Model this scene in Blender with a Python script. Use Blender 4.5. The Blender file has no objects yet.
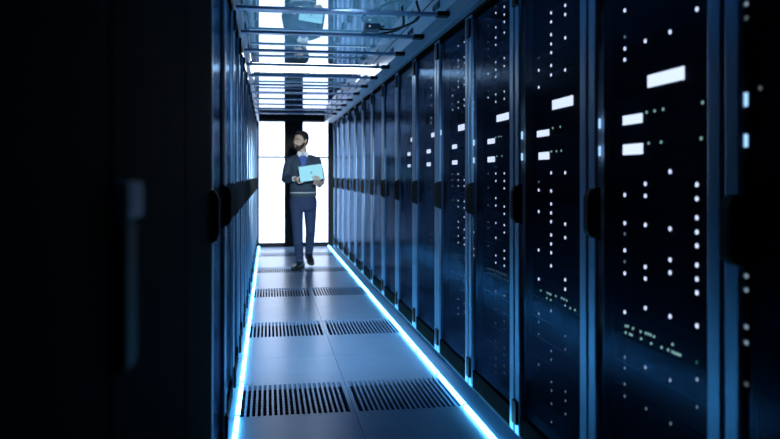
import bpy, bmesh, math, random
from mathutils import Vector, Matrix
from mathutils.noise import noise
random.seed(7)
scene = bpy.context.scene
C = scene.collection
PI = math.pi

# ------------------------------------------------------------------ camera
cam_d = bpy.data.cameras.new('camera')
cam = bpy.data.objects.new('camera', cam_d); C.objects.link(cam)
scene.camera = cam
cam.location = (0, 0, 1.22)
cam.rotation_euler = (PI / 2, 0, -math.atan(122 / 756))
cam_d.sensor_width = 36.0
cam_d.lens = 36.0 * 756 / 780
cam_d.shift_y = -44.5 / 780
cam_d.clip_start = 0.02
cam_d.dof.use_dof = True
cam_d.dof.focus_distance = 4.8
cam_d.dof.aperture_fstop = 2.3

# ------------------------------------------------------------------ world and exposure
w = bpy.data.worlds.new('world'); scene.world = w; w.use_nodes = True
w.node_tree.nodes['Background'].inputs[0].default_value = (0.01, 0.03, 0.06, 1)
w.node_tree.nodes['Background'].inputs[1].default_value = 0.05
vs = scene.view_settings
vs.view_transform = 'Standard'; vs.look = 'None'; vs.gamma = 1; vs.exposure = 0.0
vs.use_curve_mapping = False
scene.cycles.max_bounces = 10
scene.cycles.transparent_max_bounces = 16
scene.cycles.sample_clamp_indirect = 2.0

DOOR_L = 3.0      # luminance of the lit end doors
STRIP_L = 13.0      # floor LED strips
LAMP_L = 6.5       # lamp above the ceiling

def lamp(name, kind, loc, target, energy, col, **kw):
    d = bpy.data.lights.new(name, kind); o = bpy.data.objects.new(name, d); C.objects.link(o)
    d.energy = energy; d.color = col
    for k, v in kw.items(): setattr(d, k, v)
    o.location = loc; o.rotation_euler = (Vector(target) - Vector(loc)).to_track_quat('-Z', 'Y').to_euler()
    return o
# added fill lights: soft panel for the floor, spot aimed at the man
lamp('floor_fill', 'AREA', (0.43, 2.9, 2.20), (0.43, 6.4, 0.0), 22, (0.42, 0.70, 1.0), shape='RECTANGLE', size=0.7, size_y=0.7, spread=math.radians(55))
lamp('fill_spot', 'SPOT', (0.42, 3.1, 1.98), (0.46, 10.0, 0.88), 1700, (0.74, 0.88, 1.0), spot_size=math.radians(17.5), spot_blend=0.35, shadow_soft_size=0.16)

lamp('plenum_fill', 'AREA', (0.42, 5.3, 2.75), (0.42, 5.3, 0.0), 24, (0.55, 0.85, 1.0), shape='RECTANGLE', size=1.0, size_y=2.2)   # added fill above the glass ceiling, lightens what it mirrors

# ------------------------------------------------------------------ materials
def mat(name, base, rough=0.5, metal=0.0, spec=0.5, emit=None, strength=0.0, bump=0.0, bscale=60, rvar=0.0, cvar=0.0):
    m = bpy.data.materials.new(name); m.use_nodes = True
    nt = m.node_tree; b = nt.nodes['Principled BSDF']
    b.inputs['Base Color'].default_value = (*base, 1)
    b.inputs['Roughness'].default_value = rough
    b.inputs['Metallic'].default_value = metal
    b.inputs['Specular IOR Level'].default_value = spec
    if emit:
        b.inputs['Emission Color'].default_value = (*emit, 1)
        b.inputs['Emission Strength'].default_value = strength
    if bump or rvar or cvar:
        tc = nt.nodes.new('ShaderNodeTexCoord')
        nz = nt.nodes.new('ShaderNodeTexNoise'); nz.inputs['Scale'].default_value = bscale
        nz.inputs['Detail'].default_value = 4
        nt.links.new(tc.outputs['Object'], nz.inputs['Vector'])
        if bump:
            bp = nt.nodes.new('ShaderNodeBump'); bp.inputs['Strength'].default_value = bump
            bp.inputs['Distance'].default_value = 0.01
            nt.links.new(nz.outputs['Fac'], bp.inputs['Height'])
            nt.links.new(bp.outputs['Normal'], b.inputs['Normal'])
        if rvar:
            mr = nt.nodes.new('ShaderNodeMapRange')
            mr.inputs['To Min'].default_value = rough - rvar; mr.inputs['To Max'].default_value = rough + rvar
            nt.links.new(nz.outputs['Fac'], mr.inputs['Value']); nt.links.new(mr.outputs['Result'], b.inputs['Roughness'])
        if cvar:
            mx = nt.nodes.new('ShaderNodeMix'); mx.data_type = 'RGBA'
            mx.inputs['A'].default_value = (*[c * (1 - cvar) for c in base], 1)
            mx.inputs['B'].default_value = (*[min(1, c * (1 + cvar)) for c in base], 1)
            nt.links.new(nz.outputs['Fac'], mx.inputs['Factor']); nt.links.new(mx.outputs['Result'], b.inputs['Base Color'])
    return m

def emitter(name, col, s):
    m = bpy.data.materials.new(name); m.use_nodes = True
    nt = m.node_tree; nt.nodes.remove(nt.nodes['Principled BSDF'])
    e = nt.nodes.new('ShaderNodeEmission'); e.inputs[0].default_value = (*col, 1); e.inputs[1].default_value = s
    nt.links.new(e.outputs[0], nt.nodes['Material Output'].inputs[0])
    return m

def smoked_glass(name):
    m = bpy.data.materials.new(name); m.use_nodes = True
    nt = m.node_tree; nt.nodes.remove(nt.nodes['Principled BSDF'])
    t = nt.nodes.new('ShaderNodeBsdfTransparent'); t.inputs[0].default_value = (0.66, 0.7, 0.76, 1)
    g = nt.nodes.new('ShaderNodeBsdfGlossy'); g.inputs[0].default_value = (0.13, 0.23, 0.38, 1); g.inputs['Roughness'].default_value = 0.18
    f = nt.nodes.new('ShaderNodeFresnel'); f.inputs['IOR'].default_value = 1.5
    ge = nt.nodes.new('ShaderNodeNewGeometry')           # only the outer face of the pane mirrors
    inv = nt.nodes.new('ShaderNodeMath'); inv.operation = 'SUBTRACT'; inv.inputs[0].default_value = 1.0
    mu = nt.nodes.new('ShaderNodeMath'); mu.operation = 'MULTIPLY'
    nt.links.new(ge.outputs['Backfacing'], inv.inputs[1]); nt.links.new(inv.outputs[0], mu.inputs[0]); nt.links.new(f.outputs[0], mu.inputs[1])
    mx = nt.nodes.new('ShaderNodeMixShader')
    nt.links.new(mu.outputs[0], mx.inputs[0]); nt.links.new(t.outputs[0], mx.inputs[1]); nt.links.new(g.outputs[0], mx.inputs[2])
    nt.links.new(mx.outputs[0], nt.nodes['Material Output'].inputs[0])
    return m

def ceiling_glass(name):
    # mirror-coated glass: sharp reflection over a faint milky translucent layer
    m = bpy.data.materials.new(name); m.use_nodes = True
    nt = m.node_tree; nt.nodes.remove(nt.nodes['Principled BSDF'])
    g = nt.nodes.new('ShaderNodeBsdfGlossy'); g.inputs[0].default_value = (0.86, 0.93, 1.0, 1); g.inputs['Roughness'].default_value = 0.012
    d = nt.nodes.new('ShaderNodeBsdfTranslucent'); d.inputs[0].default_value = (0.5, 0.74, 0.92, 1)
    mx = nt.nodes.new('ShaderNodeMixShader'); mx.inputs[0].default_value = 0.3
    nt.links.new(g.outputs[0], mx.inputs[1]); nt.links.new(d.outputs[0], mx.inputs[2])
    nt.links.new(mx.outputs[0], nt.nodes['Material Output'].inputs[0])
    return m

def floor_mat(name, y0):
    m = mat(name, (0.22, 0.30, 0.40), 0.36, 0.0, 0.6)
    nt = m.node_tree; b = nt.nodes['Principled BSDF']; b.inputs['Specular Tint'].default_value = (0.6, 0.82, 1.0, 1)
    tc = nt.nodes.new('ShaderNodeTexCoord')
    nz = nt.nodes.new('ShaderNodeTexNoise'); nz.inputs['Scale'].default_value = 5; nz.inputs['Detail'].default_value = 5
    nz.inputs['Roughness'].default_value = 0.7
    nt.links.new(tc.outputs['Object'], nz.inputs['Vector'])
    cr = nt.nodes.new('ShaderNodeMapRange'); cr.inputs['From Min'].default_value = 0.15; cr.inputs['From Max'].default_value = 0.85
    cr.inputs['To Min'].default_value = 0.22; cr.inputs['To Max'].default_value = 0.28
    nt.links.new(nz.outputs['Fac'], cr.inputs['Value']); nt.links.new(cr.outputs['Result'], b.inputs['Roughness'])
    mx = nt.nodes.new('ShaderNodeMix'); mx.data_type = 'RGBA'
    mx.inputs['A'].default_value = (0.30, 0.46, 0.68, 1); mx.inputs['B'].default_value = (0.35, 0.52, 0.74, 1)
    nt.links.new(nz.outputs['Fac'], mx.inputs['Factor']); nt.links.new(mx.outputs['Result'], b.inputs['Base Color'])
    return m

M = dict(
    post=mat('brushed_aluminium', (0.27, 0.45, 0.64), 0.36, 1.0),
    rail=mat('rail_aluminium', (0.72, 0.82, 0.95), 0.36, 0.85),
    bar=mat('crossbar_metal', (0.30, 0.42, 0.62), 0.36, 0.85),
    black=mat('black_plastic', (0.004, 0.005, 0.006), 0.5, 0, 0.3),
    handle=mat('handle_black', (0.003, 0.004, 0.006), 0.55, 0, 0.12),
    solid=mat('matt_black_door', (0.001, 0.0012, 0.0016), 0.8, 0, 0.02),
    lock=mat('lock_plate', (0.55, 0.76, 1.0), 0.5, 0.1),
    cabinet=mat('cabinet_black', (0.006, 0.009, 0.013), 0.45, 0, 0.4, rvar=0.05),
    server=mat('server_black', (0.004, 0.016, 0.026), 0.55, 0, 0.12, rvar=0.08, bscale=30),
    glass=smoked_glass('smoked_glass'),
    ceil=ceiling_glass('mirror_ceiling_glass'),
    floor=floor_mat('raised_floor', 0),
    tile=floor_mat('vent_tile_metal', 0),
    void=mat('void_black', (0.012, 0.022, 0.04), 0.8, 0, 0.1),
    wall=mat('wall_dark', (0.02, 0.025, 0.03), 0.7, 0, 0.3, bump=0.1),
    frame=mat('door_frame_black', (0.002, 0.003, 0.004), 0.5, 0, 0.2),
    pane=emitter('lit_frosted_pane', (0.66, 0.77, 1.0), DOOR_L),
    strip=emitter('strip_light', (0.13, 0.58, 1.0), STRIP_L),
    clip=mat('clip_grey', (0.1, 0.14, 0.2), 0.4, 0.5),
    lamp=emitter('lamp_tube', (0.85, 0.93, 1.0), LAMP_L),
    led_w=emitter('light_bright', (0.80, 0.84, 1.0), 2.6),
    led_m=emitter('light_medium', (0.55, 0.68, 0.85), 0.9),
    led_d=emitter('light_dim', (0.45, 0.60, 0.75), 0.5),
    led_e=emitter('light_faint', (0.35, 0.42, 0.45), 0.22),
    led_s=emitter('light_status', (0.55, 0.95, 0.80), 1.0),
    led_t=emitter('light_tiny', (0.45, 0.85, 0.80), 0.5),
    led_g=emitter('light_green', (0.10, 0.70, 0.50), 0.35),
    screen=emitter('screen_white', (0.84, 0.88, 1.0), 2.4),
    edge=emitter('reflection_glow', (0.35, 0.65, 1.0), 1.3),  # glow standing in for displays reflected in the uprights
    skin=mat('skin', (0.50, 0.34, 0.26), 0.5, 0, 0.4, cvar=0.12, bscale=30),
    hair=mat('dark_brown_hair', (0.018, 0.012, 0.009), 0.55, 0, 0.4, bump=0.6, bscale=120),
    eye=mat('eye_white', (0.6, 0.6, 0.6), 0.2), iris=mat('dark_iris', (0.02, 0.015, 0.01), 0.2),
    lips=mat('lips', (0.36, 0.19, 0.16), 0.45),
    sweater=mat('grey_green_wool', (0.036, 0.056, 0.084), 0.85, 0, 0.2, bump=0.35, bscale=220, cvar=0.15),
    rib=mat('ribbed_wool', (0.05, 0.07, 0.085), 0.9, 0, 0.2, bump=0.4, bscale=160),
    collar=mat('white_cotton', (0.80, 0.82, 0.84), 0.8, 0, 0.2, bump=0.1, bscale=90),
    shirt=mat('blue_cotton', (0.07, 0.12, 0.32), 0.8, 0, 0.2, bump=0.2, bscale=90),
    lanyard=mat('blue_ribbon', (0.03, 0.06, 0.35), 0.6),
    trousers=mat('blue_denim', (0.024, 0.042, 0.092), 0.8, 0, 0.25, bump=0.3, bscale=140, cvar=0.2),
    shoe=mat('black_leather', (0.010, 0.010, 0.012), 0.35, 0, 0.5),
    sole=mat('black_rubber', (0.006, 0.006, 0.007), 0.7),
    laptop=mat('pale_teal_metal', (0.50, 0.88, 0.88), 0.42, 0.0, 0.5),
    laptop_logo=mat('grey_logo', (0.22, 0.42, 0.48), 0.3, 0.5),
    keys=mat('key_black', (0.02, 0.02, 0.025), 0.5),
    laptop_screen=emitter('laptop_screen', (0.65, 0.85, 1.0), 1.6),
    cable=mat('cable_rubber', (0.02, 0.025, 0.035), 0.4),
    boxm=mat('junction_metal', (0.10, 0.14, 0.2), 0.4, 0.6),
)

# ------------------------------------------------------------------ mesh helpers
def obj(name, bm, m, parent=None, smooth=False, loc=None):
    bmesh.ops.recalc_face_normals(bm, faces=bm.faces)
    me = bpy.data.meshes.new(name); bm.to_mesh(me); bm.free()
    if isinstance(m, (list, tuple)):
        for x in m: me.materials.append(x)
    else: me.materials.append(m)
    if smooth:
        for p in me.polygons: p.use_smooth = True
    o = bpy.data.objects.new(name, me); C.objects.link(o)
    if parent is not None: o.parent = parent
    if loc is not None: o.location = loc
    return o

def box(bm, x0, x1, y0, y1, z0, z1, bev=0.0, mi=0):
    if x0 > x1: x0, x1 = x1, x0
    r = bmesh.ops.create_cube(bm, size=1.0)
    vs_ = r['verts']
    bmesh.ops.scale(bm, vec=(x1 - x0, y1 - y0, z1 - z0), verts=vs_)
    bmesh.ops.translate(bm, vec=((x0 + x1) / 2, (y0 + y1) / 2, (z0 + z1) / 2), verts=vs_)
    fs = set(f for v in vs_ for f in v.link_faces)
    for f in fs: f.material_index = mi
    if bev > 0:
        es = list(set(e for v in vs_ for e in v.link_edges))
        bmesh.ops.bevel(bm, geom=es, offset=bev, segments=2, affect='EDGES', profile=0.6)

def prism(bm, poly, axis, a, b):
    """extrude a 2D polygon along an axis: axis 'z' poly=(x,y); 'y' poly=(x,z); 'x' poly=(y,z)"""
    def P(u, v, t):
        return {'z': (u, v, t), 'y': (u, t, v), 'x': (t, u, v)}[axis]
    A = [bm.verts.new(P(u, v, a)) for u, v in poly]; B = [bm.verts.new(P(u, v, b)) for u, v in poly]
    n = len(poly)
    bm.faces.new(A); bm.faces.new(B[::-1])
    for i in range(n): bm.faces.new((A[i], A[(i + 1) % n], B[(i + 1) % n], B[i]))

def loft(bm, rings, cap=True):
    R = [[bm.verts.new(p) for p in r] for r in rings]
    n = len(R[0])
    for a, b in zip(R[:-1], R[1:]):
        for i in range(n): bm.faces.new((a[i], a[(i + 1) % n], b[(i + 1) % n], b[i]))
    if cap:
        bm.faces.new(R[0][::-1]); bm.faces.new(R[-1])

def ell(c, rx, ry, n=24, p=1.0, rot=0.0):
    out = []
    for i in range(n):
        t = 2 * PI * i / n
        cx, sy = math.cos(t), math.sin(t)
        x = rx * math.copysign(abs(cx) ** p, cx); y = ry * math.copysign(abs(sy) ** p, sy)
        out.append((c[0] + x * math.cos(rot) - y * math.sin(rot), c[1] + x * math.sin(rot) + y * math.cos(rot), c[2]))
    return out

def tube(bm, pts, rad, n=12, flat=1.0, caps=True):
    """tapered tube with rounded ends along a polyline; rad: number or list"""
    pts = [Vector(p) for p in pts]
    if not isinstance(rad, (list, tuple)): rad = [rad] * len(pts)
    tang = []
    for i in range(len(pts)):
        a = pts[max(0, i - 1)]; b = pts[min(len(pts) - 1, i + 1)]
        tang.append((b - a).normalized())
    up = Vector((0, 0, 1)) if abs(tang[0].z) < 0.9 else Vector((1, 0, 0))
    u = (up - tang[0] * up.dot(tang[0])).normalized()
    rings = []
    def ring(c, u, v, r):
        return [tuple(c + u * (r * math.cos(2 * PI * k / n)) + v * (r * flat * math.sin(2 * PI * k / n))) for k in range(n)]
    for i, (p, t, r) in enumerate(zip(pts, tang, rad)):
        u = (u - t * u.dot(t)).normalized(); v = t.cross(u)
        if i == 0 and caps:
            for a in (80, 50, 25): rings.append(ring(p - t * (r * math.sin(math.radians(a))), u, v, r * math.cos(math.radians(a))))
        rings.append(ring(p, u, v, r))
        if i == len(pts) - 1 and caps:
            for a in (25, 50, 80): rings.append(ring(p + t * (r * math.sin(math.radians(a))), u, v, r * math.cos(math.radians(a))))
    loft(bm, rings)

def spline(pts, k=6):
    """Catmull-Rom resample"""
    P = [Vector(p) for p in pts]; P = [P[0] * 2 - P[1]] + P + [P[-1] * 2 - P[-2]]
    out = []
    for i in range(1, len(P) - 2):
        for j in range(k):
            t = j / k
            a, b, c, d = P[i - 1:i + 3]
            out.append(0.5 * ((2 * b) + (c - a) * t + (2 * a - 5 * b + 4 * c - d) * t * t + (3 * b - a - 3 * c + d) * t ** 3))
    out.append(P[-2]); return out

def fuse(name, bm, m, parent, voxel, it=3, fac=0.5):
    """overlapping closed shapes -> one continuous smooth surface"""
    bmesh.ops.recalc_face_normals(bm, faces=bm.faces)
    me = bpy.data.meshes.new('tmp'); bm.to_mesh(me); bm.free()
    o = bpy.data.objects.new('tmp', me); C.objects.link(o)
    r = o.modifiers.new('r', 'REMESH'); r.mode = 'VOXEL'; r.voxel_size = voxel; r.use_smooth_shade = True
    s = o.modifiers.new('s', 'SMOOTH'); s.iterations = it; s.factor = fac
    dg = bpy.context.evaluated_depsgraph_get(); dg.update()
    me2 = bpy.data.meshes.new_from_object(o.evaluated_get(dg), depsgraph=dg)
    bpy.data.objects.remove(o); bpy.data.meshes.remove(me)
    me2.name = name; me2.materials.clear(); me2.materials.append(m)
    for p in me2.polygons: p.use_smooth = True
    o = bpy.data.objects.new(name, me2); C.objects.link(o); o.parent = parent
    return o

def tag(o, label=None, cat=None, group=None, kind=None):
    if label: o['label'] = label
    if cat: o['category'] = cat
    if group: o['group'] = group
    if kind: o['kind'] = kind
    return o
def thing(name, label, cat, loc=(0, 0, 0), group=None):
    o = bpy.data.objects.new(name, None); C.objects.link(o); o.location = loc; o.empty_display_size = 0.1
    return tag(o, label, cat, group)
def copy_tree(o, parent=None):
    c = o.copy(); C.objects.link(c)
    if parent is not None: c.parent = parent
    for ch in [x for x in C.objects if x.parent == o]: copy_tree(ch, c)
    return c
def struct(name, bm, m, parent=None, smooth=False):
    o = obj(name, bm, m, parent, smooth)
    if parent is None: o['kind'] = 'structure'
    return o
ORD = ['', 'first', 'second', 'third', 'fourth', 'fifth', 'sixth', 'seventh', 'eighth', 'ninth', 'tenth', 'eleventh', 'twelfth', 'thirteenth', 'fourteenth', 'fifteenth', 'sixteenth', 'seventeenth', 'eighteenth', 'nineteenth']
# ------------------------------------------------------------------ the corridor shell
G0, P = 0.108, 0.796            # rack joints along the corridor
XR, XL = 1.10, -0.178           # rack fronts
YE = 13.0                       # end doors
TX0, TX1, TXM = -0.166, 1.036, 0.443   # floor tile edges and the joint between the two columns
T0, TL = 3.85, 0.63             # first vented row seen, tile length
vent_rows = [T0 + 1.89 * k for k in range(0, 5)]

bm = bmesh.new()
gap = 0.001
ny0 = -2
rows = [T0 + TL * k for k in range(-9, 16)]
for k, y in enumerate(rows):
    vent = any(abs(y - v) < 0.01 for v in vent_rows)
    y1 = min(y + TL, YE + 0.15)
    if y > YE: continue
    if not vent:
        for a, b in ((TX0, TXM), (TXM, TX1)):
            box(bm, a + gap, b - gap, y + gap, y1 - gap, -0.03, 0.0)
box(bm, XL - 1.1, TX0 - gap, rows[0], YE + 0.15, -0.03, 0.0)
box(bm, TX1 + gap, XR + 1.1, rows[0], YE + 0.15, -0.03, 0.0)
struct('floor', bm, M['floor'])
bm = bmesh.new(); box(bm, XL - 1.1, XR + 1.1, rows[0], YE + 0.15, -0.30, -0.28)
struct('trim_1', bm, M['void'])                          # dark slab under the raised floor

def vent_tile(a, b):
    t = bmesh.new()
    wx = b - a - 2 * gap; ly = TL - 2 * gap
    m_ = 0.022; n = 20; my = 0.028
    x0 = -wx / 2; x1 = wx / 2
    box(t, x0, x0 + m_, 0, ly, -0.03, 0); box(t, x1 - m_, x1, 0, ly, -0.03, 0)
    box(t, x0 + m_, x1 - m_, 0, my, -0.03, 0); box(t, x0 + m_, x1 - m_, ly - my, ly, -0.03, 0)
    pitch = (wx - 2 * m_) / n
    for i in range(1, n):
        c = x0 + m_ + pitch * i
        box(t, c - pitch * 0.21, c + pitch * 0.21, my, ly - my, -0.03, 0)
    return t
def damper():
    t = bmesh.new(); wx = (TXM - TX0) / 2 - 0.02
    for j in range(11):
        y = 0.05 + j * 0.052
        box(t, -wx, wx, y, y + 0.020, -0.052, -0.045)
    return t
proto = {}
for k, y in enumerate(vent_rows):
    for side, (a, b) in (('left', (TX0, TXM)), ('right', (TXM, TX1))):
        nm = {0: 'nearest the camera', 1: 'second from the camera', 2: 'third from the camera', 3: 'under the walking man', 4: 'by the lit end doors'}[k]
        lab = f'slotted grey floor vent tile, {side}-hand tile of the row {nm}'
        if side not in proto:
            t = thing('vent_tile', lab, 'floor tile', ((a + b) / 2, y + gap, 0), 'slotted vent tiles in the floor')
            obj('slotted_plate', vent_tile(a, b), M['tile'], t)
            obj('damper', damper(), M['void'], t)
            proto[side] = t
        else:
            t = copy_tree(proto[side]); t.location = ((a + b) / 2, y + gap, 0); t['label'] = lab

# side walls behind the racks, roof void, wall around the end doors
bm = bmesh.new(); box(bm, XL - 1.12, XL - 1.06, rows[0], YE + 0.15, 0, 3.0); struct('wall_left', bm, M['wall'])
bm = bmesh.new(); box(bm, XR + 1.06, XR + 1.12, rows[0], YE + 0.15, 0, 3.0); struct('wall_right', bm, M['wall'])
bm = bmesh.new(); box(bm, XL - 1.12, XR + 1.12, rows[0], YE + 0.15, 2.9, 3.0); struct('ceiling', bm, M['wall'])
DT = 2.125
bm = bmesh.new()
box(bm, XL - 1.06, -0.168, YE, YE + 0.12, 0, 2.9); box(bm, 1.05, XR + 1.06, YE, YE + 0.12, 0, 2.9)
box(bm, -0.168, 1.05, YE, YE + 0.12, DT + 0.02, 2.9)
struct('wall_back', bm, M['frame'])
bm = bmesh.new(); box(bm, -0.168, 1.05, YE - 0.05, YE, DT + 0.02, 2.235, 0.004); struct('trim_2', bm, M['frame'])   # header over the doors
bm = bmesh.new(); box(bm, -0.168, 1.05, YE - 0.03, YE + 0.1, 0, 0.03, 0.004); struct('trim_3', bm, M['frame'])       # threshold

def end_door(n, x0, x1, px0, px1, hx):
    bm = bmesh.new()
    y0, y1 = YE + 0.02, YE + 0.06
    box(bm, x0, px0, y0, y1, 0.032, DT + 0.018); box(bm, px1, x1, y0, y1, 0.032, DT + 0.018)
    box(bm, px0, px1, y0, y1, 0.032, 0.066); box(bm, px0, px1, y0, y1, DT, DT + 0.018)
    d = struct('door_%d' % n, bm, M['frame'])
    bm = bmesh.new(); box(bm, px0, px1, YE + 0.035, YE + 0.05, 0.066, DT); obj('frosted_pane', bm, M['pane'], d)
    bm = bmesh.new(); box(bm, px0, px1, YE + 0.022, YE + 0.034, 1.512, 1.538); obj('glazing_bar', bm, M['frame'], d)
    bm = bmesh.new(); tube(bm, [(hx, y0 - 0.045, 0.95), (hx, y0 - 0.045, 1.25)], 0.011, 10)
    for z in (0.98, 1.22): tube(bm, [(hx, y0 - 0.045, z), (hx, y0 + 0.002, z)], 0.007, 8)
    obj('pull_handle', bm, M['frame'], d, True)
end_door(1, -0.168, 0.434, -0.150, 0.278, 0.39)
end_door(2, 0.436, 1.050, 0.592, 1.019, 0.48)

# ------------------------------------------------------------------ ceiling: crossbars, rails, mirrored glass, lamp
BY = [4.04 + 0.687 * k for k in range(-1, 11)]
for k, y in enumerate(BY):
    lab = f'slim blue-grey metal ceiling crossbar, {ORD[k]} from the camera end' if k else 'slim metal ceiling crossbar just above the top of the view'
    if k == len(BY) - 1: lab = 'slim metal ceiling crossbar farthest away, nearest the black header of the end doors'
    if k == 0:
        t0 = t = thing('ceiling_crossbar', lab, 'crossbar', (0, y, 2.10), 'crossbars under the glass ceiling')
        bm = bmesh.new(); box(bm, -0.166, 0.955, 0, 0.056, -0.004, 0.012, 0.003); obj('bar', bm, M['bar'], t)
        bm = bmesh.new(); box(bm, 0.915, 0.985, -0.004, 0.062, -0.008, 0.0175, 0.003); obj('end_bracket', bm, M['black'], t)
    else:
        t = copy_tree(t0); t.location = (0, y, 2.10); t['label'] = lab

def rail(name, label, poly, bolt_x, bolt_dir):
    t = thing(name, label, 'ceiling rail', (0, 0, 0))
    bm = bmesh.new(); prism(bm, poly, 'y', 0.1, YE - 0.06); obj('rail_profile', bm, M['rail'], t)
    for k in range(16):
        bm = bmesh.new()
        y = 1.0 + 0.796 * k
        if y > 12.8: break
        for dy in (0, 0.11):
            tube(bm, [(bolt_x, y + dy, 2.185), (bolt_x + bolt_dir * 0.012, y + dy, 2.185)], 0.011, 8, caps=False)
        box(bm, bolt_x, bolt_x + bolt_dir * 0.005, y - 0.03, y + 0.14, 2.165, 2.205)
        obj('bolt_plate', bm, M['clip'], t)
    return t
rail('ceiling_rail', 'long aluminium ceiling rail over the right row of racks',
     [(0.955, 2.118), (1.055, 2.118), (1.055, 2.126), (1.065, 2.126), (1.065, 2.114), (1.102, 2.114), (1.102, 2.20), (1.03, 2.20), (1.03, 2.24), (0.955, 2.24)], 0.955, -1)
rail('ceiling_rail', 'long aluminium ceiling rail over the left row of racks',
     [(-0.180, 2.118), (-0.158, 2.118), (-0.150, 2.124), (-0.150, 2.24), (-0.180, 2.24)], -0.150, 1)

edges = [0.15] + [4.26 + 0.687 * k for k in range(0, 12)] + [YE - 0.05]
n_p = 0
OPEN = BY[5] + 0.22          # the bay left open below the lamp
for a, b in zip(edges[:-1], edges[1:]):
    if abs(a - OPEN) < 0.01: continue
    bm = bmesh.new(); box(bm, -0.148, 0.953, a + 0.002, b - 0.002, 2.246, 2.256)
    o = obj('ceiling_panel', bm, M['ceil'])
    if b < 4.3: lab = 'mirrored ceiling glass panel just above the top of the view'
    elif b > YE - 0.1: lab = 'mirrored ceiling glass panel farthest away, next to the black door header'
    else:
        n_p += 1; lab = f'mirrored ceiling glass panel over the aisle, {ORD[n_p]} in view from the camera end'
    tag(o, lab, 'ceiling panel', 'mirrored ceiling glass panels')
lt = thing('ceiling_light', 'bright white lamp shining through the open ceiling bay', 'light', (0.42, 8.45, 2.26))
bm = bmesh.new(); box(bm, -0.74, 0.74, 0.0, 0.02, 0.012, 0.30); obj('lamp_diffuser', bm, M['lamp'], lt)
bm = bmesh.new(); box(bm, -0.78, 0.78, 0.021, 0.12, 0.0, 0.34, 0.01); obj('lamp_housing', bm, M['cabinet'], lt)

# cables hanging above the right-hand rail
for lab, pts in (('black looped cable hanging under the ceiling glass, nearer loop', [(0.86, 4.35, 2.236), (0.90, 4.5, 2.17), (0.80, 4.75, 2.15), (0.72, 4.95, 2.19), (0.78, 5.1, 2.236)]),
                 ('black looped cable hanging under the ceiling glass, farther loop', [(0.80, 4.5, 2.236), (0.84, 4.72, 2.16), (0.74, 4.95, 2.155), (0.64, 5.15, 2.19), (0.70, 5.28, 2.236)])):
    bm = bmesh.new(); tube(bm, spline(pts, 8), 0.008, 8); o = obj('cable', bm, M['cable'], None, True)
    tag(o, lab, 'cable', 'looped cables under the ceiling')
jb = thing('junction_box', 'small dark junction box with a lit lamp under the ceiling glass', 'junction box', (0.70, 5.06, 2.205))
bm = bmesh.new(); box(bm, -0.05, 0.05, 0, 0.12, 0, 0.041, 0.004); obj('housing', bm, M['boxm'], jb)
for dx in (-0.022,):
    bm = bmesh.new(); tube(bm, [(dx, -0.004, 0.02), (dx, 0.004, 0.02)], 0.008, 10, caps=False); obj('indicator_light', bm, M['led_d'], jb)

# ------------------------------------------------------------------ floor light strips
def strip(label, x, ws):
    t = thing('light_strip', label, 'light strip', (x, 0, 0))
    for k in range(-1, 15):
        y = T0 + TL * k
        y1 = min(y + TL, YE - 0.06)
        bm = bmesh.new(); prism(bm, [(-0.012, 0.002), (0.012, 0.002), (0.010, 0.016), (0, 0.020), (-0.010, 0.016)], 'y', y + 0.014, y1 - 0.006)
        obj('light_tube', bm, M['strip'], t)
        bm = bmesh.new(); box(bm, -0.013, 0.013, y - 0.006, y + 0.014, 0.0005, 0.018, 0.002); obj('joint_clip', bm, M['clip'], t)
strip('glowing blue-white floor light strip along the foot of the right racks', 1.022, 1)
strip('glowing blue-white floor light strip along the foot of the left racks', -0.152, -1)

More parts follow.
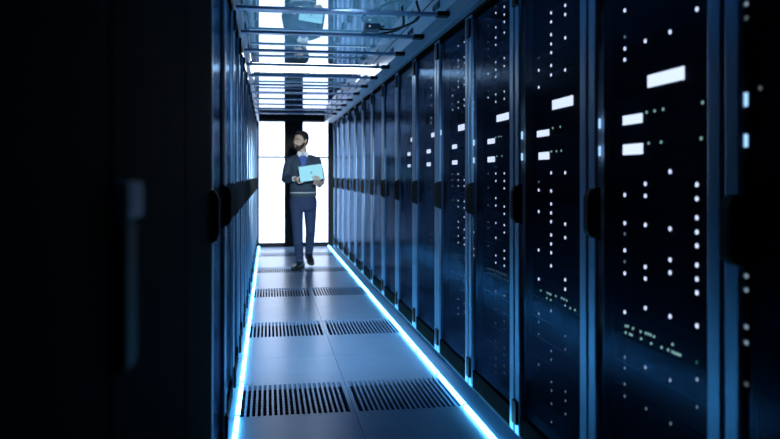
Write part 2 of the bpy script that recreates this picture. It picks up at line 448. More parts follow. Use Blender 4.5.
# ------------------------------------------------------------------ server racks
LIGHTS = {
    2: {'d': '673,1682 673,1023 673,930 673,611 673,574 673,520 673,480', 'g': '243,698', 'm': '528,482 381,483 241,651 241,574', 's': '525,1418 475,1418 424,1419 512,1320 436,1320 214,1419 221,1321 666,716 650,718 615,718 563,718 531,720 515,721 499,721 479,720 666,694 636,695 624,694 560,696 496,695 433,697 395,698 370,720 370,698 356,697 342,698 329,698', 'w': '673,1771 673,1643 673,1606 673,1153 673,1059 673,968 673,891 673,761 533,1644 533,1192 533,1154 533,1062 533,929 533,892 533,799 533,611 384,1645 384,1230 384,1060 384,968 384,930 384,800 384,611 242,1682 242,1193 242,1154 242,1101 242,1061 242,1023 242,969 242,930 242,892 242,800'},
    3: {'d': '691,1736 691,1190 691,572 691,519 691,384 540,348 540,312 540,257 540,179 387,351 387,314 387,261', 'm': '542,478 542,442 389,573 389,520', 's': '525,1417 443,1417 540,1319 484,1319 432,1319 666,714 588,716 567,716 548,715 492,718 427,720 401,719 375,718 594,692 548,692 392,695 339,694 292,695', 'w': '691,1682 691,1607 691,1153 691,1059 691,889 691,761 691,608 544,1904 544,1866 544,1812 544,1773 544,1736 544,1682 544,1642 544,1229 544,1153 544,1098 544,1060 544,1023 544,967 544,929 544,892 544,837 544,648 391,1902 391,1865 391,1771 391,1642 391,1229 391,1023 391,968 391,799 391,761'},
    4: {'d': '671,2066 671,2030 671,1940 671,1903 671,1863 671,1676 671,1228 671,1151 671,1057 671,965 671,933 671,835 534,349 534,315 534,258 534,218 534,182 389,348 389,310 389,254 389,219', 'm': '534,610 534,572 534,518 534,442 389,610 389,520 389,480 389,441', 's': '532,1418 480,1418 438,1417 515,1318 429,1317', 't': '669,714 631,715 568,718 515,717 480,718 438,717 396,717 363,718 659,692 604,693 541,695 489,694 438,693 380,692 331,692', 'w': '671,1769 671,1640 532,2070 532,1994 532,1940 532,1902 532,1811 532,1772 532,1734 532,1642 532,1604 532,1228 532,1189 532,1099 532,1060 532,968 532,891 532,798 532,760 388,2070 388,2031 388,1994 388,1940 388,1811 388,1771 388,1642 388,1605 388,1228 388,1190 388,1152 388,1060 388,1023 388,967 388,929 388,837 388,798 388,761'},
    5: {'d': '677,1864 677,1770 677,1679 677,1226 677,1188 677,1149 677,1058 529,649 529,608 529,570 529,442 529,385 529,347 382,715 382,608 382,572 382,520 382,441 382,386', 'm': '677,1733 677,1641 529,1939 382,2029 382,1938 382,1902 382,1810 382,1771 382,1679 382,1642 382,1190 382,1153 382,1059 382,1020 382,964 382,888 382,837 382,797', 't': '656,714 603,715 539,715 489,716 629,694 564,695 514,696', 'w': '529,2030 529,1900 529,1863 529,1808 529,1771 529,1678 529,1641 529,1226 529,1189 529,1151 529,1059 529,1021 529,927 529,890 529,837 529,796'},
    6: {'d': '531,1224 531,1143 531,1092 531,788 531,744 531,697 531,642', 'm': '531,1934 531,1857 531,1803 531,1729 531,1637 531,1601'},
    7: {'d': '691,1593', 'm': '691,1640'},
}
SCREENS = {
    2: [(0.306, 0.517, 1.494, 1.533), (0.552, 0.685, 1.387, 1.418), (0.549, 0.684, 1.287, 1.322)],
    3: [(0.311, 0.528, 1.493, 1.533), (0.566, 0.711, 1.387, 1.415), (0.565, 0.69, 1.287, 1.319)],
    4: [(0.316, 0.514, 1.496, 1.532), (0.55, 0.678, 1.387, 1.414), (0.55, 0.678, 1.289, 1.318)],
    5: [(0.375, 0.526, 1.494, 1.532), (0.562, 0.683, 1.388, 1.415), (0.552, 0.683, 1.287, 1.314)],
    6: [(0.42, 0.524, 1.494, 1.526), (0.548, 0.682, 1.381, 1.411), (0.548, 0.682, 1.285, 1.314)],
    7: [(0.548, 0.677, 1.382, 1.413), (0.548, 0.668, 1.286, 1.311), (0.46, 0.53, 1.498, 1.53)],
}
SCREEN_REFLECTIONS = {1: [(0.716, 0.728, 1.382, 1.414), (0.716, 0.728, 1.286, 1.316)], 2: [(0.716, 0.728, 1.378, 1.411), (0.716, 0.728, 1.285, 1.318)],  # reflections of displays in the door uprights, built as glowing bars
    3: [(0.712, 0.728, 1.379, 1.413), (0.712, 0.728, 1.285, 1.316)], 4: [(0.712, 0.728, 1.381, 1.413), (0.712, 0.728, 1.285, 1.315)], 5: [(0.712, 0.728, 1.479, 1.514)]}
LIGHT_REFLECTIONS = {1: {'d': '720,1623 720,982 720,949 720,862 720,825', 'e': '720,1590 720,727 670,1419'},  # reflections of rack lights in the uprights, built as glowing dots
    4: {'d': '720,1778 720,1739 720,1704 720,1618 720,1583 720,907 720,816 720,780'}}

def door_handle(s, door):
    bm = bmesh.new()
    prism(bm, [(s * 0.0, 1.003), (s * -0.016, 1.012), (s * -0.027, 1.030), (s * -0.027, 1.140), (s * -0.016, 1.168), (s * 0.0, 1.176)], 'y', P - 0.066, P - 0.026)
    bmesh.ops.bevel(bm, geom=list(bm.edges), offset=0.003, segments=2, affect='EDGES')
    box(bm, s * 0.012, s * -0.0005, P - 0.086, P - 0.066, 1.000, 1.180, 0.004)
    obj('handle', bm, M['handle'], door)

def rack_cell(s):
    """front at x = 0, body towards +x*s, y from 0 to P"""
    r = bpy.data.objects.new('server_rack', None); C.objects.link(r); r.empty_display_size = 0.1
    bm = bmesh.new()
    box(bm, s * 0.034, s * 1.0, 0.004, 0.022, 0.02, 2.11); box(bm, s * 0.034, s * 1.0, P - 0.022, P - 0.004, 0.02, 2.11)
    box(bm, s * 0.034, s * 1.0, 0.022, P - 0.022, 2.09, 2.11); box(bm, s * 0.98, s * 1.0, 0.022, P - 0.022, 0.02, 2.09)
    box(bm, s * 0.034, s * 0.98, 0.022, P - 0.022, 0.02, 0.05)
    obj('cabinet_body', bm, M['cabinet'], r)
    bm = bmesh.new(); box(bm, s * 0.045, s * 0.06, 0.022, P - 0.022, 0.05, 0.10); box(bm, s * 0.05, s * 0.9, 0.05, P - 0.05, 0.0, 0.02)
    obj('plinth', bm, M['bar'], r)
    # door: two rounded uprights, top and bottom rails, smoked glass, handle and hinges
    bm = bmesh.new()
    for a, b in ((0.004, 0.070), (P - 0.070, P - 0.004)):
        prism(bm, [(s * 0.030, a), (s * 0.010, a), (s * 0.002, a + 0.004), (0, a + 0.010), (0, b - 0.010), (s * 0.002, b - 0.004), (s * 0.010, b), (s * 0.030, b)], 'z', 0.06, 2.10)
    door = obj('door', bm, M['post'], r)
    for z0, z1 in ((2.075, 2.10), (0.06, 0.15)):
        bm = bmesh.new(); box(bm, s * 0.006, s * 0.028, 0.0705, P - 0.0705, z0, z1); obj('door_rail', bm, M['solid'], door)
    bm = bmesh.new(); box(bm, s * 0.014, s * 0.018, 0.0705, P - 0.0705, 0.1505, 2.0745); obj('door_glass', bm, M['glass'], door)
    door_handle(s, door)
    for z in (0.105, 1.978):
        bm = bmesh.new(); box(bm, s * 0.012, s * -0.012, P - 0.058, P - 0.0005, z, z + 0.104, 0.003); obj('hinge', bm, M['black'], door)
    # servers behind the glass
    bm = bmesh.new()
    z = 0.062
    while z < 1.99:
        h = 0.0885
        box(bm, s * 0.080, s * 0.60, 0.045, P - 0.030, z, z + h - 0.003); z += h
    srv = obj('server_stack', bm, M['server'], r)
    return r, srv

def led_mesh(rad, m):
    bm = bmesh.new()
    tube(bm, [(0.0, 0, 0), (-0.002, 0, 0)], rad, 10, caps=False)
    me = bpy.data.meshes.new('indicator_light'); bmesh.ops.recalc_face_normals(bm, faces=bm.faces); bm.to_mesh(me); bm.free(); me.materials.append(m); return me
LED = {'w': led_mesh(0.0066, M['led_w']), 'm': led_mesh(0.006, M['led_m']), 'd': led_mesh(0.0052, M['led_d']), 'e': led_mesh(0.0055, M['led_e']),
       's': led_mesh(0.0045, M['led_s']), 't': led_mesh(0.0036, M['led_t']), 'g': led_mesh(0.0045, M['led_g'])}
LED_FAR = {k: led_mesh({'w': .0054, 'm': .0050, 'd': .0043, 'e': .005, 's': .004, 't': .0034, 'g': .004}[k], v.materials[0]) for k, v in LED.items()}
def put_light(mesh, parent, loc, name='indicator_light'):
    o = bpy.data.objects.new(name, mesh); o.location = loc; o.parent = parent; C.objects.link(o); return o

def fill(r, k, srv, edge_parent):
    for kind, txt in LIGHTS.get(k, {}).items():
        for tok in txt.split():
            y, z = (int(v) / 1000 for v in tok.split(','))
            if z < 0.76 and kind == 'w': lk = 'm'
            elif z < 0.60 and kind == 'm': lk = 'd'
            else: lk = kind
            if k >= 5: lk = {'d': 'm', 'm': 'w'}.get(lk, lk)
            put_light((LED if k < 4 else LED_FAR)[lk], srv, (0.0798, y, z))
    for y0, y1, z0, z1 in SCREENS.get(k, []):
        bm = bmesh.new(); box(bm, 0.0770, 0.0798, y0, y1, z0, z1, 0.001 if k > 3 else 0.0014); obj('display_screen', bm, M['screen'], srv)
    for y0, y1, z0, z1 in SCREEN_REFLECTIONS.get(k, []):
        bm = bmesh.new(); box(bm, 0.010, 0.0135, y0, y1, z0, z1); o = obj('reflection_bar', bm, M['edge'], edge_parent)  # display reflection drawn as an emissive bar
    for kind, txt in LIGHT_REFLECTIONS.get(k, {}).items():
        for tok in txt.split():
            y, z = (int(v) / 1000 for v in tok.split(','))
            put_light(LED[kind], edge_parent, (0.0138, y, z))  # reflected light drawn as an emissive dot on the upright

protoR, srvR = rack_cell(1)
protoL, srvL = rack_cell(-1)
def solid_cell(s, lever_handle=True):
    '''matt black rack with a plain solid door and a lever handle'''
    r = bpy.data.objects.new('server_rack', None); C.objects.link(r); r.empty_display_size = 0.1
    bm = bmesh.new(); box(bm, s * 0.034, s * 1.0, 0.004, P - 0.004, 0.10, 2.11, 0.004); obj('cabinet_body', bm, M['solid'], r)
    bm = bmesh.new(); box(bm, s * 0.05, s * 0.9, 0.03, P - 0.03, 0.0, 0.10); obj('plinth', bm, M['solid'], r)
    bm = bmesh.new(); box(bm, 0, s * 0.032, 0.006, P - 0.006, 0.06, 2.10, 0.008); door = obj('door', bm, M['solid'], r)
    if lever_handle:
        bm = bmesh.new(); box(bm, s * 0.004, s * -0.014, 0.022, 0.100, 0.985, 1.163, 0.006); lever = obj('handle', bm, M['handle'], door)
        bm = bmesh.new(); box(bm, s * 0.004, s * -0.018, 0.014, 0.122, 1.166, 1.212, 0.006); obj('lock_plate', bm, M['lock'], lever)
    else:
        door_handle(s, door)
    return r
protoS = solid_cell(-1)
right_note = {1: 'nearest black server rack of the right row, cut off by the picture edge',
              2: 'black server rack of the right row with the largest lit display, second from the camera',
              3: 'black server rack of the right row, third from the camera, with bright lights and displays',
              4: 'black server rack of the right row, fourth from the camera, dotted with small lights',
              5: 'black server rack of the right row, fifth from the camera, with three small displays',
              6: 'black server rack of the right row, sixth from the camera, with one column of lights',
              7: 'black server rack of the right row, seventh from the camera, with few faint lights',
              15: 'last black server rack of the right row, beside the lit end doors'}
for k in range(1, 16):
    if k == 1: r = protoR
    else: r = copy_tree(protoR)
    r.location = (XR, G0 + P * k, 0)
    tag(r, right_note.get(k, f'dark unlit server rack of the right row, {ORD[k]} from the camera'), 'server rack', 'server racks of the right row')
for r in [o for o in C.objects if o.name.startswith('server_rack') and o.location.x > 0.5]:
    k = round((r.location.y - G0) / P)
    srv = [o for o in C.objects if o.parent == r and o.name.startswith('server_stack')][0]
    dr = [o for o in C.objects if o.parent == r and o.name.startswith('door')][0]
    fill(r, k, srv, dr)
for k in range(0, 16):
    if k < 2: r = protoS if k == 0 else copy_tree(protoS)
    elif k == 2: r = solid_cell(-1, False)
    else: r = protoL if k == 3 else copy_tree(protoL)
    r.location = (XL, G0 + P * k, 0)
    lab = f'server rack of the left row seen edge-on, {ORD[k + 1]} from the camera'
    if k == 0: lab = 'black solid-door server rack of the left row, closest to the camera'
    if k == 1: lab = 'black solid-door server rack of the left row with the blurred handle, second from the camera'
    if k == 2: lab = 'black solid-door server rack of the left row, third from the camera, beside the blue racks'
    if k == 15: lab = 'last server rack of the left row, beside the lit end doors'
    tag(r, lab, 'server rack', 'server racks of the left row')
# filler strips between the last racks and the end wall
bm = bmesh.new(); box(bm, XR + 0.01, XR + 0.9, G0 + P * 16 + 0.002, YE - 0.001, 0.0, 2.11); struct('trim_4', bm, M['post'])
bm = bmesh.new(); box(bm, XL - 0.9, XL - 0.01, G0 + P * 16 + 0.002, YE - 0.001, 0.0, 2.11); struct('trim_5', bm, M['post'])
# ------------------------------------------------------------------ the walking man
man = thing('person', 'bearded man in grey sweater and blue trousers walking with an open laptop', 'person', (0.46, 10.0, 0))
V = Vector
TURN = math.radians(50)          # head turned to his right
FD = V((-math.sin(TURN), -math.cos(TURN), 0)); SD = V((-FD.y, FD.x, 0)) * -1   # face direction, his left
SD = V((math.cos(TURN), -math.sin(TURN), 0))
HC = V((-0.030, 0.015, 1.545))   # chin height point on the neck axis
def hp(f, sd, z): return HC + FD * f + SD * sd + V((0, 0, z))
HEAD = [(0.000, .058, .026, .024), (0.012, .048, .046, .042), (0.035, .030, .068, .056), (0.065, .013, .085, .065), (0.095, .004, .094, .070),
        (0.125, -.003, .099, .073), (0.155, -.006, .101, .076), (0.185, -.007, .097, .075), (0.212, -.008, .083, .065), (0.234, -.009, .058, .046), (0.247, -.009, .024, .020)]
def head_ring(z, c, a, wd, k=1.0, n=28, grow=0.0):
    out = []
    for i in range(n):
        t = 2 * PI * i / n
        out.append(tuple(hp(c + (a * k + grow) * math.cos(t), (wd * k + grow) * math.sin(t), z)))
    return out

def finger(bm, pts, r0=0.0095, r1=0.0075):
    p = spline(pts, 4); n = len(p)
    tube(bm, p, [r0 + (r1 - r0) * i / (n - 1) for i in range(n)], 10)

# laptop frame
HL = V((0.092, -0.350, 1.158)); ROLL = math.radians(8)
U = V((math.cos(ROLL), 0, math.sin(ROLL))); B = V((0, 1, 0.05)).normalized(); N = U.cross(B).normalized()
TILT = math.radians(22)
LID = (N * math.cos(TILT) - B * math.sin(TILT)).normalized(); LN = U.cross(LID).normalized()   # LN points away from the viewer side
def lp(u, b, n): return HL + U * u + B * b + N * n
LW, LB, LH = 0.292, 0.205, 0.200

bm = bmesh.new()
loft(bm, [head_ring(*h) for h in HEAD])
# nose, brow, lips, ears
tube(bm, [hp(.093, 0, .128), hp(.102, 0, .108), hp(.113, 0, .090), hp(.106, 0, .081)], [.009, .011, .014, .010], 10)
for s in (-1, 1):
    tube(bm, [hp(.100, s * .012, .084), hp(.096, s * .014, .083)], .009, 8)
    tube(bm, [hp(.092, s * .012, .138), hp(.086, s * .036, .141), hp(.066, s * .056, .134)], [.010, .011, .009], 8)
    tube(bm, [hp(.074, s * .036, .098), hp(.056, s * .052, .100)], [.014, .013], 10)
    tube(bm, [hp(-.006, s * .072, .092), hp(-.012, s * .080, .112), hp(-.020, s * .084, .134), hp(-.012, s * .078, .148), hp(.002, s * .074, .140)], [.008, .010, .010, .009, .007], 8)
tube(bm, [hp(.096, -.020, .056), hp(.103, 0, .058), hp(.096, .020, .056)], [.006, .009, .006], 8)
tube(bm, [hp(.094, -.018, .046), hp(.100, 0, .045), hp(.094, .018, .046)], [.007, .010, .007], 8)
tube(bm, [hp(.086, 0, .018), hp(.078, 0, .010)], .018, 8)
# neck, trunk, arms, legs
tube(bm, [(-.004, .060, 1.44), (-.012, .050, 1.52), (-.022, .032, 1.60)], [.066, .058, .056], 16)
loft(bm, [ell((0, .065, z), a, b) for z, a, b in ((.88, .14, .09), (.97, .145, .095), (1.1, .14, .09), (1.25, .155, .1), (1.36, .165, .1), (1.43, .15, .08), (1.47, .07, .055))])
SHO = {-1: V((-.178, .055, 1.395)), 1: V((.178, .055, 1.395))}
ELB = {-1: V((-.236, .075, 1.165)), 1: V((.240, .080, 1.160))}
WRI = {-1: V((-.120, -.190, 1.170)), 1: V((.200, -.165, 1.085))}
for s in (-1, 1):
    tube(bm, [SHO[s] * .6 + V((0, .02, .57)), SHO[s], (SHO[s] + ELB[s]) / 2, ELB[s]], [.055, .05, .042, .036], 14)
    tube(bm, [ELB[s], (ELB[s] * .7 + WRI[s] * .3), WRI[s]], [.036, .037, .025], 14)
HIP = {-1: V((-.090, .060, .90)), 1: V((.088, .075, .90))}
KNE = {-1: V((-.078, -.045, .50)), 1: V((.100, .125, .49))}
ANK = {-1: V((-.052, -.100, .095)), 1: V((.092, .370, .125))}
for s in (-1, 1):
    tube(bm, [HIP[s], (HIP[s] + KNE[s]) / 2, KNE[s]], [.078, .066, .05], 14)
    tube(bm, [KNE[s], KNE[s] * .65 + ANK[s] * .35 + V((0, .012, 0)), ANK[s]], [.05, .05, .033], 14)
    fd = V((-.45, -.89, 0)).normalized() if s < 0 else V((.05, -1, -.25)).normalized()
    tube(bm, [ANK[s] - V((0, 0, .03)), ANK[s] + fd * .07 - V((0, 0, .045))], [.034, .030], 10)
# right hand (image left): thumb over the keyboard edge, fingers under the laptop
pr = V((-.092, -.248, 1.165))
tube(bm, [WRI[-1], WRI[-1] * .4 + pr * .6, pr], [.025, .028, .026], 12)
for i in range(4):
    y = -.222 - .0215 * i; ln = (.060, .070, .066, .052)[3 - i]
    root = V((-.090, y, 1.150)); e0 = lp(-LW / 2 - .012, 0, -.012)
    finger(bm, [pr + V((.0, (i - 1.5) * -.014, -.004)), root + V((.004, 0, -.010)), V((-.068, y - .004, 1.118)), V((-.068 + ln * .8, y - .008, 1.120 + ln * .8 * math.tan(ROLL)))], .0098, .0078)
finger(bm, [pr + V((.004, .022, .008)), V((-.078, -.245, 1.192)), V((-.052, -.262, 1.184)), V((-.030, -.272, 1.168))], .0115, .0085)
# left hand (image right): palm under the base, fingers curled up over the hinge side
pl = V((.165, -.275, 1.118))
tube(bm, [WRI[1], WRI[1] * .45 + pl * .55, pl], [.025, .029, .028], 12)
tube(bm, [pl + V((.028, -.01, .006)), pl + V((-.034, -.014, -.003))], .0235, 10)
for i in range(4):
    dx = -.040 + .0245 * i
    root = pl + V((dx, -.050, .000)); ln = (.064, .076, .070, .056)[i]
    hx = (root - HL).dot(U)
    base = HL + U * hx
    tip = base + LID * (ln * .78 - .002) - LN * -.0 
    out = -LN if LN.y > 0 else LN
    finger(bm, [pl + V((dx * .8, -.02, .0)), base - N * .034 + B * .02 + V((0, -.018, 0)), base - N * .016 + out * .024, base + LID * (ln * .38) + out * .0175 + U * -.008, base + LID * (ln * .80) + out * .0135 + U * -.020], .0098, .0076)
finger(bm, [pl + V((.040, .02, .004)), pl + V((.075, -.005, .018)), lp(LW / 2 + .014, .045, -.004), lp(LW / 2 + .008, .030, .022), lp(LW / 2 - .016, .022, .026)], .0115, .0088)
fuse('body', bm, M['skin'], man, 0.0046, 4, 0.5)

# eyes and brows
for s in (-1, 1):
    bm = bmesh.new(); bmesh.ops.create_uvsphere(bm, u_segments=16, v_segments=10, radius=.0115)
    bmesh.ops.translate(bm, vec=hp(.0815, s * .031, .119), verts=bm.verts); e = obj('eye', bm, M['eye'], man, True)
    bm = bmesh.new(); bmesh.ops.create_uvsphere(bm, u_segments=12, v_segments=8, radius=.0060)
    bmesh.ops.translate(bm, vec=hp(.0878, s * .031, .119), verts=bm.verts); obj('iris', bm, M['iris'], e, True)
    bm = bmesh.new(); tube(bm, spline([hp(.0915, s * .019, .122), hp(.0945, s * .031, .1275), hp(.0865, s * .044, .123)], 3), .0046, 8); obj('eyelid', bm, M['skin'], e, True)
    bm = bmesh.new(); tube(bm, spline([hp(.0915, s * .020, .116), hp(.0920, s * .031, .1115), hp(.0845, s * .043, .115)], 3), .0040, 8); obj('eyelid', bm, M['skin'], e, True)
    bm = bmesh.new(); tube(bm, spline([hp(.101, s * .016, .142), hp(.096, s * .034, .147), hp(.078, s * .054, .141)], 3), .0042, 8); obj('eyebrow', bm, M['hair'], man, True)

# hair and beard: shells over the head
def shell(keep, grow, zs):
    bm = bmesh.new(); rows_ = []
    n = 56
    def interp(z):
        for h0, h1 in zip(HEAD[:-1], HEAD[1:]):
            if h0[0] <= z <= h1[0]:
                t = (z - h0[0]) / (h1[0] - h0[0]); return [h0[i] + (h1[i] - h0[i]) * t for i in (1, 2, 3)]
        return list(HEAD[-1][1:])
    grid = {}
    for j, z in enumerate(zs):
        c, a, wd = interp(min(z, HEAD[-1][0]))
        for i in range(n):
            t = 2 * PI * i / n
            ang = abs(((math.degrees(t) + 180) % 360) - 180)
            if keep(z, ang):
                g = grow(z, ang) + .0025 * noise(V((math.cos(t) * 6, math.sin(t) * 6, z * 60)))
                grid[(i, j)] = bm.verts.new(hp(c + (a + g) * math.cos(t), (wd + g) * math.sin(t), z + (max(0, z - .20) * .25)))
    for j in range(len(zs) - 1):
        for i in range(n):
            q = [(i, j), ((i + 1) % n, j), ((i + 1) % n, j + 1), (i, j + 1)]
            if all(k in grid for k in q): bm.faces.new([grid[k] for k in q])
    top = [grid.get((i, len(zs) - 1)) for i in range(n)]
    if all(top) : bm.faces.new(top)
    for v in [v for v in bm.verts if not v.link_faces]: bm.verts.remove(v)
    for _ in range(8):
        bd = [v for v in bm.verts if v.is_boundary]
        new = {}
        for v in bd:
            nb = [e.other_vert(v).co for e in v.link_edges if e.is_boundary]
            if len(nb) == 2: new[v] = v.co * .5 + (nb[0] + nb[1]) * .25
        for v, c in new.items(): v.co = c
    bmesh.ops.recalc_face_normals(bm, faces=bm.faces)
    geo = bmesh.ops.solidify(bm, geom=list(bm.faces), thickness=0.007)
    return bm
zs = [0.03 + .0075 * i for i in range(29)] + [.2465]
def hairline(ang): return .197 if ang < 45 else (.197 - (ang - 45) / 30 * .055 if ang < 75 else (.118 if ang < 95 else (.150 if ang < 108 else .045)))
bm = shell(lambda z, a: z >= hairline(a), lambda z, a: .009 + (.006 if z > .19 else 0), zs); obj('hair', bm, M['hair'], man, True)
zs2 = [0.0 + .006 * i for i in range(22)]
def beard_keep(z, a):
    if a < 18 and .040 < z < .062: return False
    top = .074 if a < 28 else (.060 if a < 55 else (.060 + (a - 55) / 35 * .07))
    return z <= top and a < 92
bm = shell(beard_keep, lambda z, a: .005, zs2); obj('beard', bm, M['hair'], man, True)
bm = bmesh.new(); tube(bm, [hp(.101, -.019, .052), hp(.1085, 0, .053), hp(.101, .019, .052)], [.004, .0065, .004], 8, 1.0); obj('lips', bm, M['lips'], man, True)

# sweater
bm = bmesh.new()
loft(bm, [ell((0, y, z), a, b, 28, .9) for z, y, a, b in ((.965, .065, .158, .112), (.99, .065, .172, .124), (1.05, .065, .176, .128), (1.15, .066, .172, .124), (1.25, .066, .180, .128), (1.33, .065, .190, .130), (1.39, .064, .190, .118), (1.43, .063, .168, .100), (1.465, .060, .118, .082), (1.49, .058, .082, .070))])
for s in (-1, 1):
    tube(bm, [V((s * .09, .062, 1.435)), SHO[s] + V((0, 0, .008)), SHO[s] * .5 + ELB[s] * .5 + V((s * .004, 0, 0)), ELB[s]], [.058, .066, .060, .052], 16)
    tube(bm, [ELB[s], ELB[s] * .55 + WRI[s] * .45, ELB[s] * .12 + WRI[s] * .88], [.052, .050, .036], 16)
    # folds at the elbow
    for k in range(3):
        c = ELB[s] + V((-s * .02, -.03 - .018 * k, .03 + .012 * k)); tube(bm, [c + V((-.03, 0, .01)), c + V((.03, 0, -.008))], .014, 8)
for k in range(3):
    z = 1.03 + .035 * k
    tube(bm, [(-.12 + .05 * k, -.050, z + .02), (0, -.062, z), (.11 - .04 * k, -.050, z + .012)], .012, 8)
fuse('sweater', bm, M['sweater'], man, 0.0075, 5, 0.5)
bm = bmesh.new()
loft(bm, [ell((0, .065, z), a, b, 48, .9) for z, a, b in ((.932, .164, .116), (.937, .173, .125), (.978, .178, .130), (.983, .176, .128))])
obj('sweater_hem', bm, M['rib'], man, True)
bm = bmesh.new()
loft(bm, [ell((0, .065, z), a, b, 48, .9) for z, a, b in ((.984, .170, .122), (.985, .179, .131), (.991, .179, .131), (.992, .170, .122))])
obj('shirt_tail', bm, M['collar'], man, True)
for s in (-1, 1):
    d = (WRI[s] - ELB[s]).normalized()
    bm = bmesh.new(); tube(bm, [WRI[s] - d * .040, WRI[s] - d * .012], [.0385, .036], 14, caps=False); obj('sweater_cuff', bm, M['rib'], man, True)
    bm = bmesh.new(); tube(bm, [WRI[s] - d * .015, WRI[s] - d * .001], [.0325, .0325], 14, caps=False); obj('shirt_cuff', bm, M['collar'], man, True)

# shirt front in the neckline, collar, lanyard
def front_y(x, z):
    a, b = (.190, .131) if z < 1.36 else (.190 - (z - 1.36) * .9, .131 - (z - 1.36) * .42)
    t = min(.98, abs(x) / a); return .064 - b * (1 - t ** 2.2) ** .5
bm = bmesh.new(); g = {}
nz = 10
for j in range(nz + 1):
    z = 1.335 + (1.488 - 1.335) * j / nz; hw = .006 + .074 * (j / nz) ** .85
    for i in range(9):
        x = -.006 + hw * (i / 4 - 1); g[(i, j)] = bm.verts.new((x, front_y(x, z) - .007, z))
for j in range(nz):
    for i in range(8): bm.faces.new((g[(i, j)], g[(i + 1, j)], g[(i + 1, j + 1)], g[(i, j + 1)]))
bmesh.ops.recalc_face_normals(bm, faces=bm.faces); bmesh.ops.solidify(bm, geom=list(bm.faces), thickness=.012)
obj('shirt_front', bm, M['shirt'], man, True)
bm = bmesh.new()
rings = []
for z, a, c in ((1.475, .082, 0), (1.500, .074, 0), (1.530, .068, 0)): rings.append(ell((-.008, .052 - .004, z), a, a * .94, 28))
loft(bm, rings, False); bmesh.ops.solidify(bm, geom=list(bm.faces), thickness=.006)
for s in (-1, 1):
    q = [(-.006 + s * .006, -.030, 1.508), (-.006 + s * .060, -.006, 1.528), (-.006 + s * .074, -.018, 1.492), (-.006 + s * .050, -.050, 1.452)]
    a_ = [bm.verts.new(p) for p in q]; b_ = [bm.verts.new((p[0], p[1] - .007, p[2])) for p in q]
    bm.faces.new(a_); bm.faces.new(b_[::-1])
    for i in range(4): bm.faces.new((a_[i], a_[(i + 1) % 4], b_[(i + 1) % 4], b_[i]))
obj('shirt_collar', bm, M['collar'], man)
bm = bmesh.new()
for s in (-1, 1):
    pts = [V((-.006 + s * .058, front_y(.058, 1.47) - .016, 1.468)), V((-.006 + s * .044, front_y(.045, 1.42) - .014, 1.42)), V((-.002 + s * .026, front_y(.03, 1.35) - .012, 1.35)), V((.002 + s * .010, front_y(.01, 1.28) - .010, 1.28))]
    tube(bm, spline(pts, 4), .006, 8)
obj('lanyard', bm, M['lanyard'], man, True)

# trousers and shoes
bm = bmesh.new()
loft(bm, [ell((0, y, z), a, b, 28, .9) for z, y, a, b in ((.74, .07, .165, .09), (.80, .068, .182, .120), (.87, .066, .180, .126), (.93, .065, .166, .117), (.955, .065, .160, .112))])
for s in (-1, 1):
    tube(bm, [HIP[s] + V((0, 0, -.03)), HIP[s] * .62 + KNE[s] * .38, KNE[s]], [.096, .086, .066], 18)
    tube(bm, [KNE[s], KNE[s] * .6 + ANK[s] * .4 + V((0, .012, 0)), KNE[s] * .12 + ANK[s] * .88 + V((0, .012, 0)), ANK[s] + V((0, .012, -.015))], [.066, .063, .053, .055], 18)
    for k in range(4):
        z = .16 + .05 * k; t_ = (z - ANK[s].z) / (KNE[s].z - ANK[s].z); c = ANK[s].lerp(KNE[s], t_)
        tube(bm, [c + V((-.045, -.046, .012)), c + V((.0, -.062, -.004)), c + V((.042, -.046, .008))], .012, 8)
for k in range(3):
    tube(bm, [(-.05 - .03 * k, -.036, .80 - .02 * k), (.0, -.046, .775), (.05 + .03 * k, -.036, .81 - .02 * k)], .013, 8)
fuse('trousers', bm, M['trousers'], man, 0.0075, 4, 0.5)

def shoe(heel, d, pitch, s):
    """heel: floor point under the heel, d: direction of the toe"""
    d = V((d[0], d[1], 0)).normalized(); sd = V((-d.y, d.x, 0))
    up = V((0, 0, 1))
    dd = (d * math.cos(pitch) - up * math.sin(pitch)); uu = (up * math.cos(pitch) + d * math.sin(pitch))
    def q(f, sdv, z): return heel + dd * f + sd * sdv + uu * z
    def ring(f, wd, z0, z1, n=18):
        out = []
        for i in range(n):
            t = 2 * PI * i / n
            cz = (z0 + z1) / 2; rz = (z1 - z0) / 2
            ct = math.cos(t); st = math.sin(t)
            out.append(tuple(q(f, wd * math.copysign(abs(ct) ** .8, ct), cz + rz * math.copysign(abs(st) ** .8, st))))
        return out
    bm = bmesh.new()
    loft(bm, [ring(f, wd, .012, h) for f, wd, h in ((-.012, .018, .055), (0, .032, .088), (.03, .037, .112), (.07, .037, .110), (.11, .040, .092), (.15, .045, .074), (.20, .049, .060), (.245, .043, .052), (.275, .028, .044), (.288, .010, .032))])
    up_ = obj('shoe', bm, M['shoe'], man, True)
    bm = bmesh.new()
    loft(bm, [ring(f, wd, 0, h) for f, wd, h in ((-.016, .020, .018), (0, .035, .022), (.06, .039, .021), (.10, .040, .015), (.15, .047, .014), (.20, .051, .014), (.25, .045, .014), (.282, .028, .014), (.293, .010, .012))])
    obj('sole', bm, M['sole'], up_, True)
    bm = bmesh.new()
    for k in range(4):
        f = .085 + .022 * k; zt = .112 - .016 * k
        tube(bm, [q(f, -.022, zt - .006), q(f, 0, zt + .003), q(f, .022, zt - .006)], .003, 6)
    obj('laces', bm, M['sole'], up_, True)
shoe(V((-.012, -.050, 0.001)), (-.50, -.86), 0.0, -1)
shoe(V((.088, .430, .078)), (.10, -1), math.radians(14), 1)

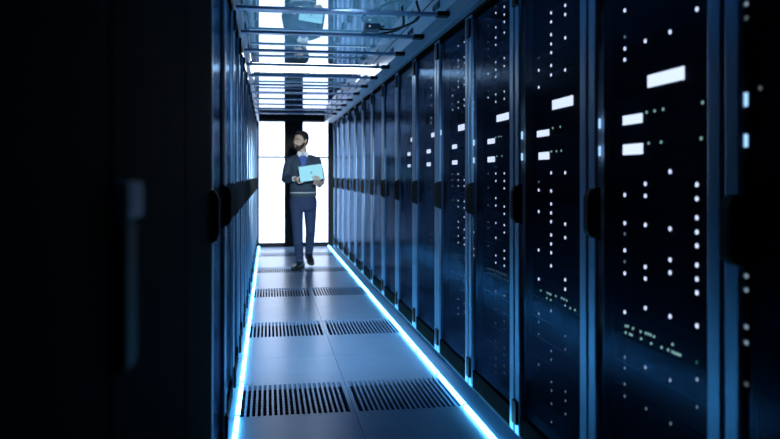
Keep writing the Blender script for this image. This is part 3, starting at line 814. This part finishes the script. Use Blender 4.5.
# ------------------------------------------------------------------ the laptop he holds
lt_ = thing('laptop', 'open pale teal laptop held in the walking man\'s hands', 'laptop', (0.46, 10.0, 0))
def slab(bm, o, ux, vx, nx, w_, l0, l1, t0, t1, bev=.004):
    vsx = []
    r = bmesh.ops.create_cube(bm, size=1.0)['verts']
    es = [e for e in set(e for v in r for e in v.link_edges)]
    for v in r:
        a, b_, c = v.co
        v.co = o + ux * (a * w_) + vx * (l0 + (b_ + .5) * (l1 - l0)) + nx * (t0 + (c + .5) * (t1 - t0))
    if bev: bmesh.ops.bevel(bm, geom=es, offset=bev, segments=2, affect='EDGES')
bm = bmesh.new(); slab(bm, HL, U, B, N, LW, .004, LB, -.008, .006, .003); base_ = obj('base', bm, M['laptop'], lt_)
bm = bmesh.new()
for r_ in range(5):
    for c_ in range(13):
        o = HL + U * (-.126 + .021 * c_) + B * (.045 + .019 * r_)
        slab(bm, o, U, B, N, .017, -.0075, .0075, .0062, .0078, 0)
obj('keyboard', bm, M['keys'], base_)
bm = bmesh.new(); slab(bm, HL + B * .145, U, B, N, .10, 0, .052, .0061, .0068, 0); obj('touchpad', bm, M['laptop_logo'], base_)
bm = bmesh.new(); slab(bm, HL, U, LID, LN, LW, .002, LH, -.003, .004, .0025); lid_ = obj('lid', bm, M['laptop'], lt_)
sgn = 1 if LN.y > 0 else -1
bm = bmesh.new(); slab(bm, HL, U, LID, LN, LW - .022, .014, LH - .010, (.0041 if sgn > 0 else -.0038), (.0047 if sgn > 0 else -.0031), 0); obj('screen', bm, M['laptop_screen'], lid_)
bm = bmesh.new()
oc = HL + LID * (LH * .52) - LN * sgn * (.0033 if sgn > 0 else .0043)
pts = [oc + U * (.013 * math.cos(2 * PI * i / 20)) + LID * (.016 * math.sin(2 * PI * i / 20)) for i in range(20)]
A_ = [bm.verts.new(p) for p in pts]; B_ = [bm.verts.new(p + LN * .001) for p in pts]
bm.faces.new(A_); bm.faces.new(B_[::-1])
for i in range(20): bm.faces.new((A_[i], A_[(i + 1) % 20], B_[(i + 1) % 20], B_[i]))
obj('logo', bm, M['laptop_logo'], lid_)
bm = bmesh.new()
for u in (-.09, .09): tube(bm, [HL + U * (u - .025), HL + U * (u + .025)], .006, 10, caps=False)
obj('hinge', bm, M['laptop_logo'], base_)
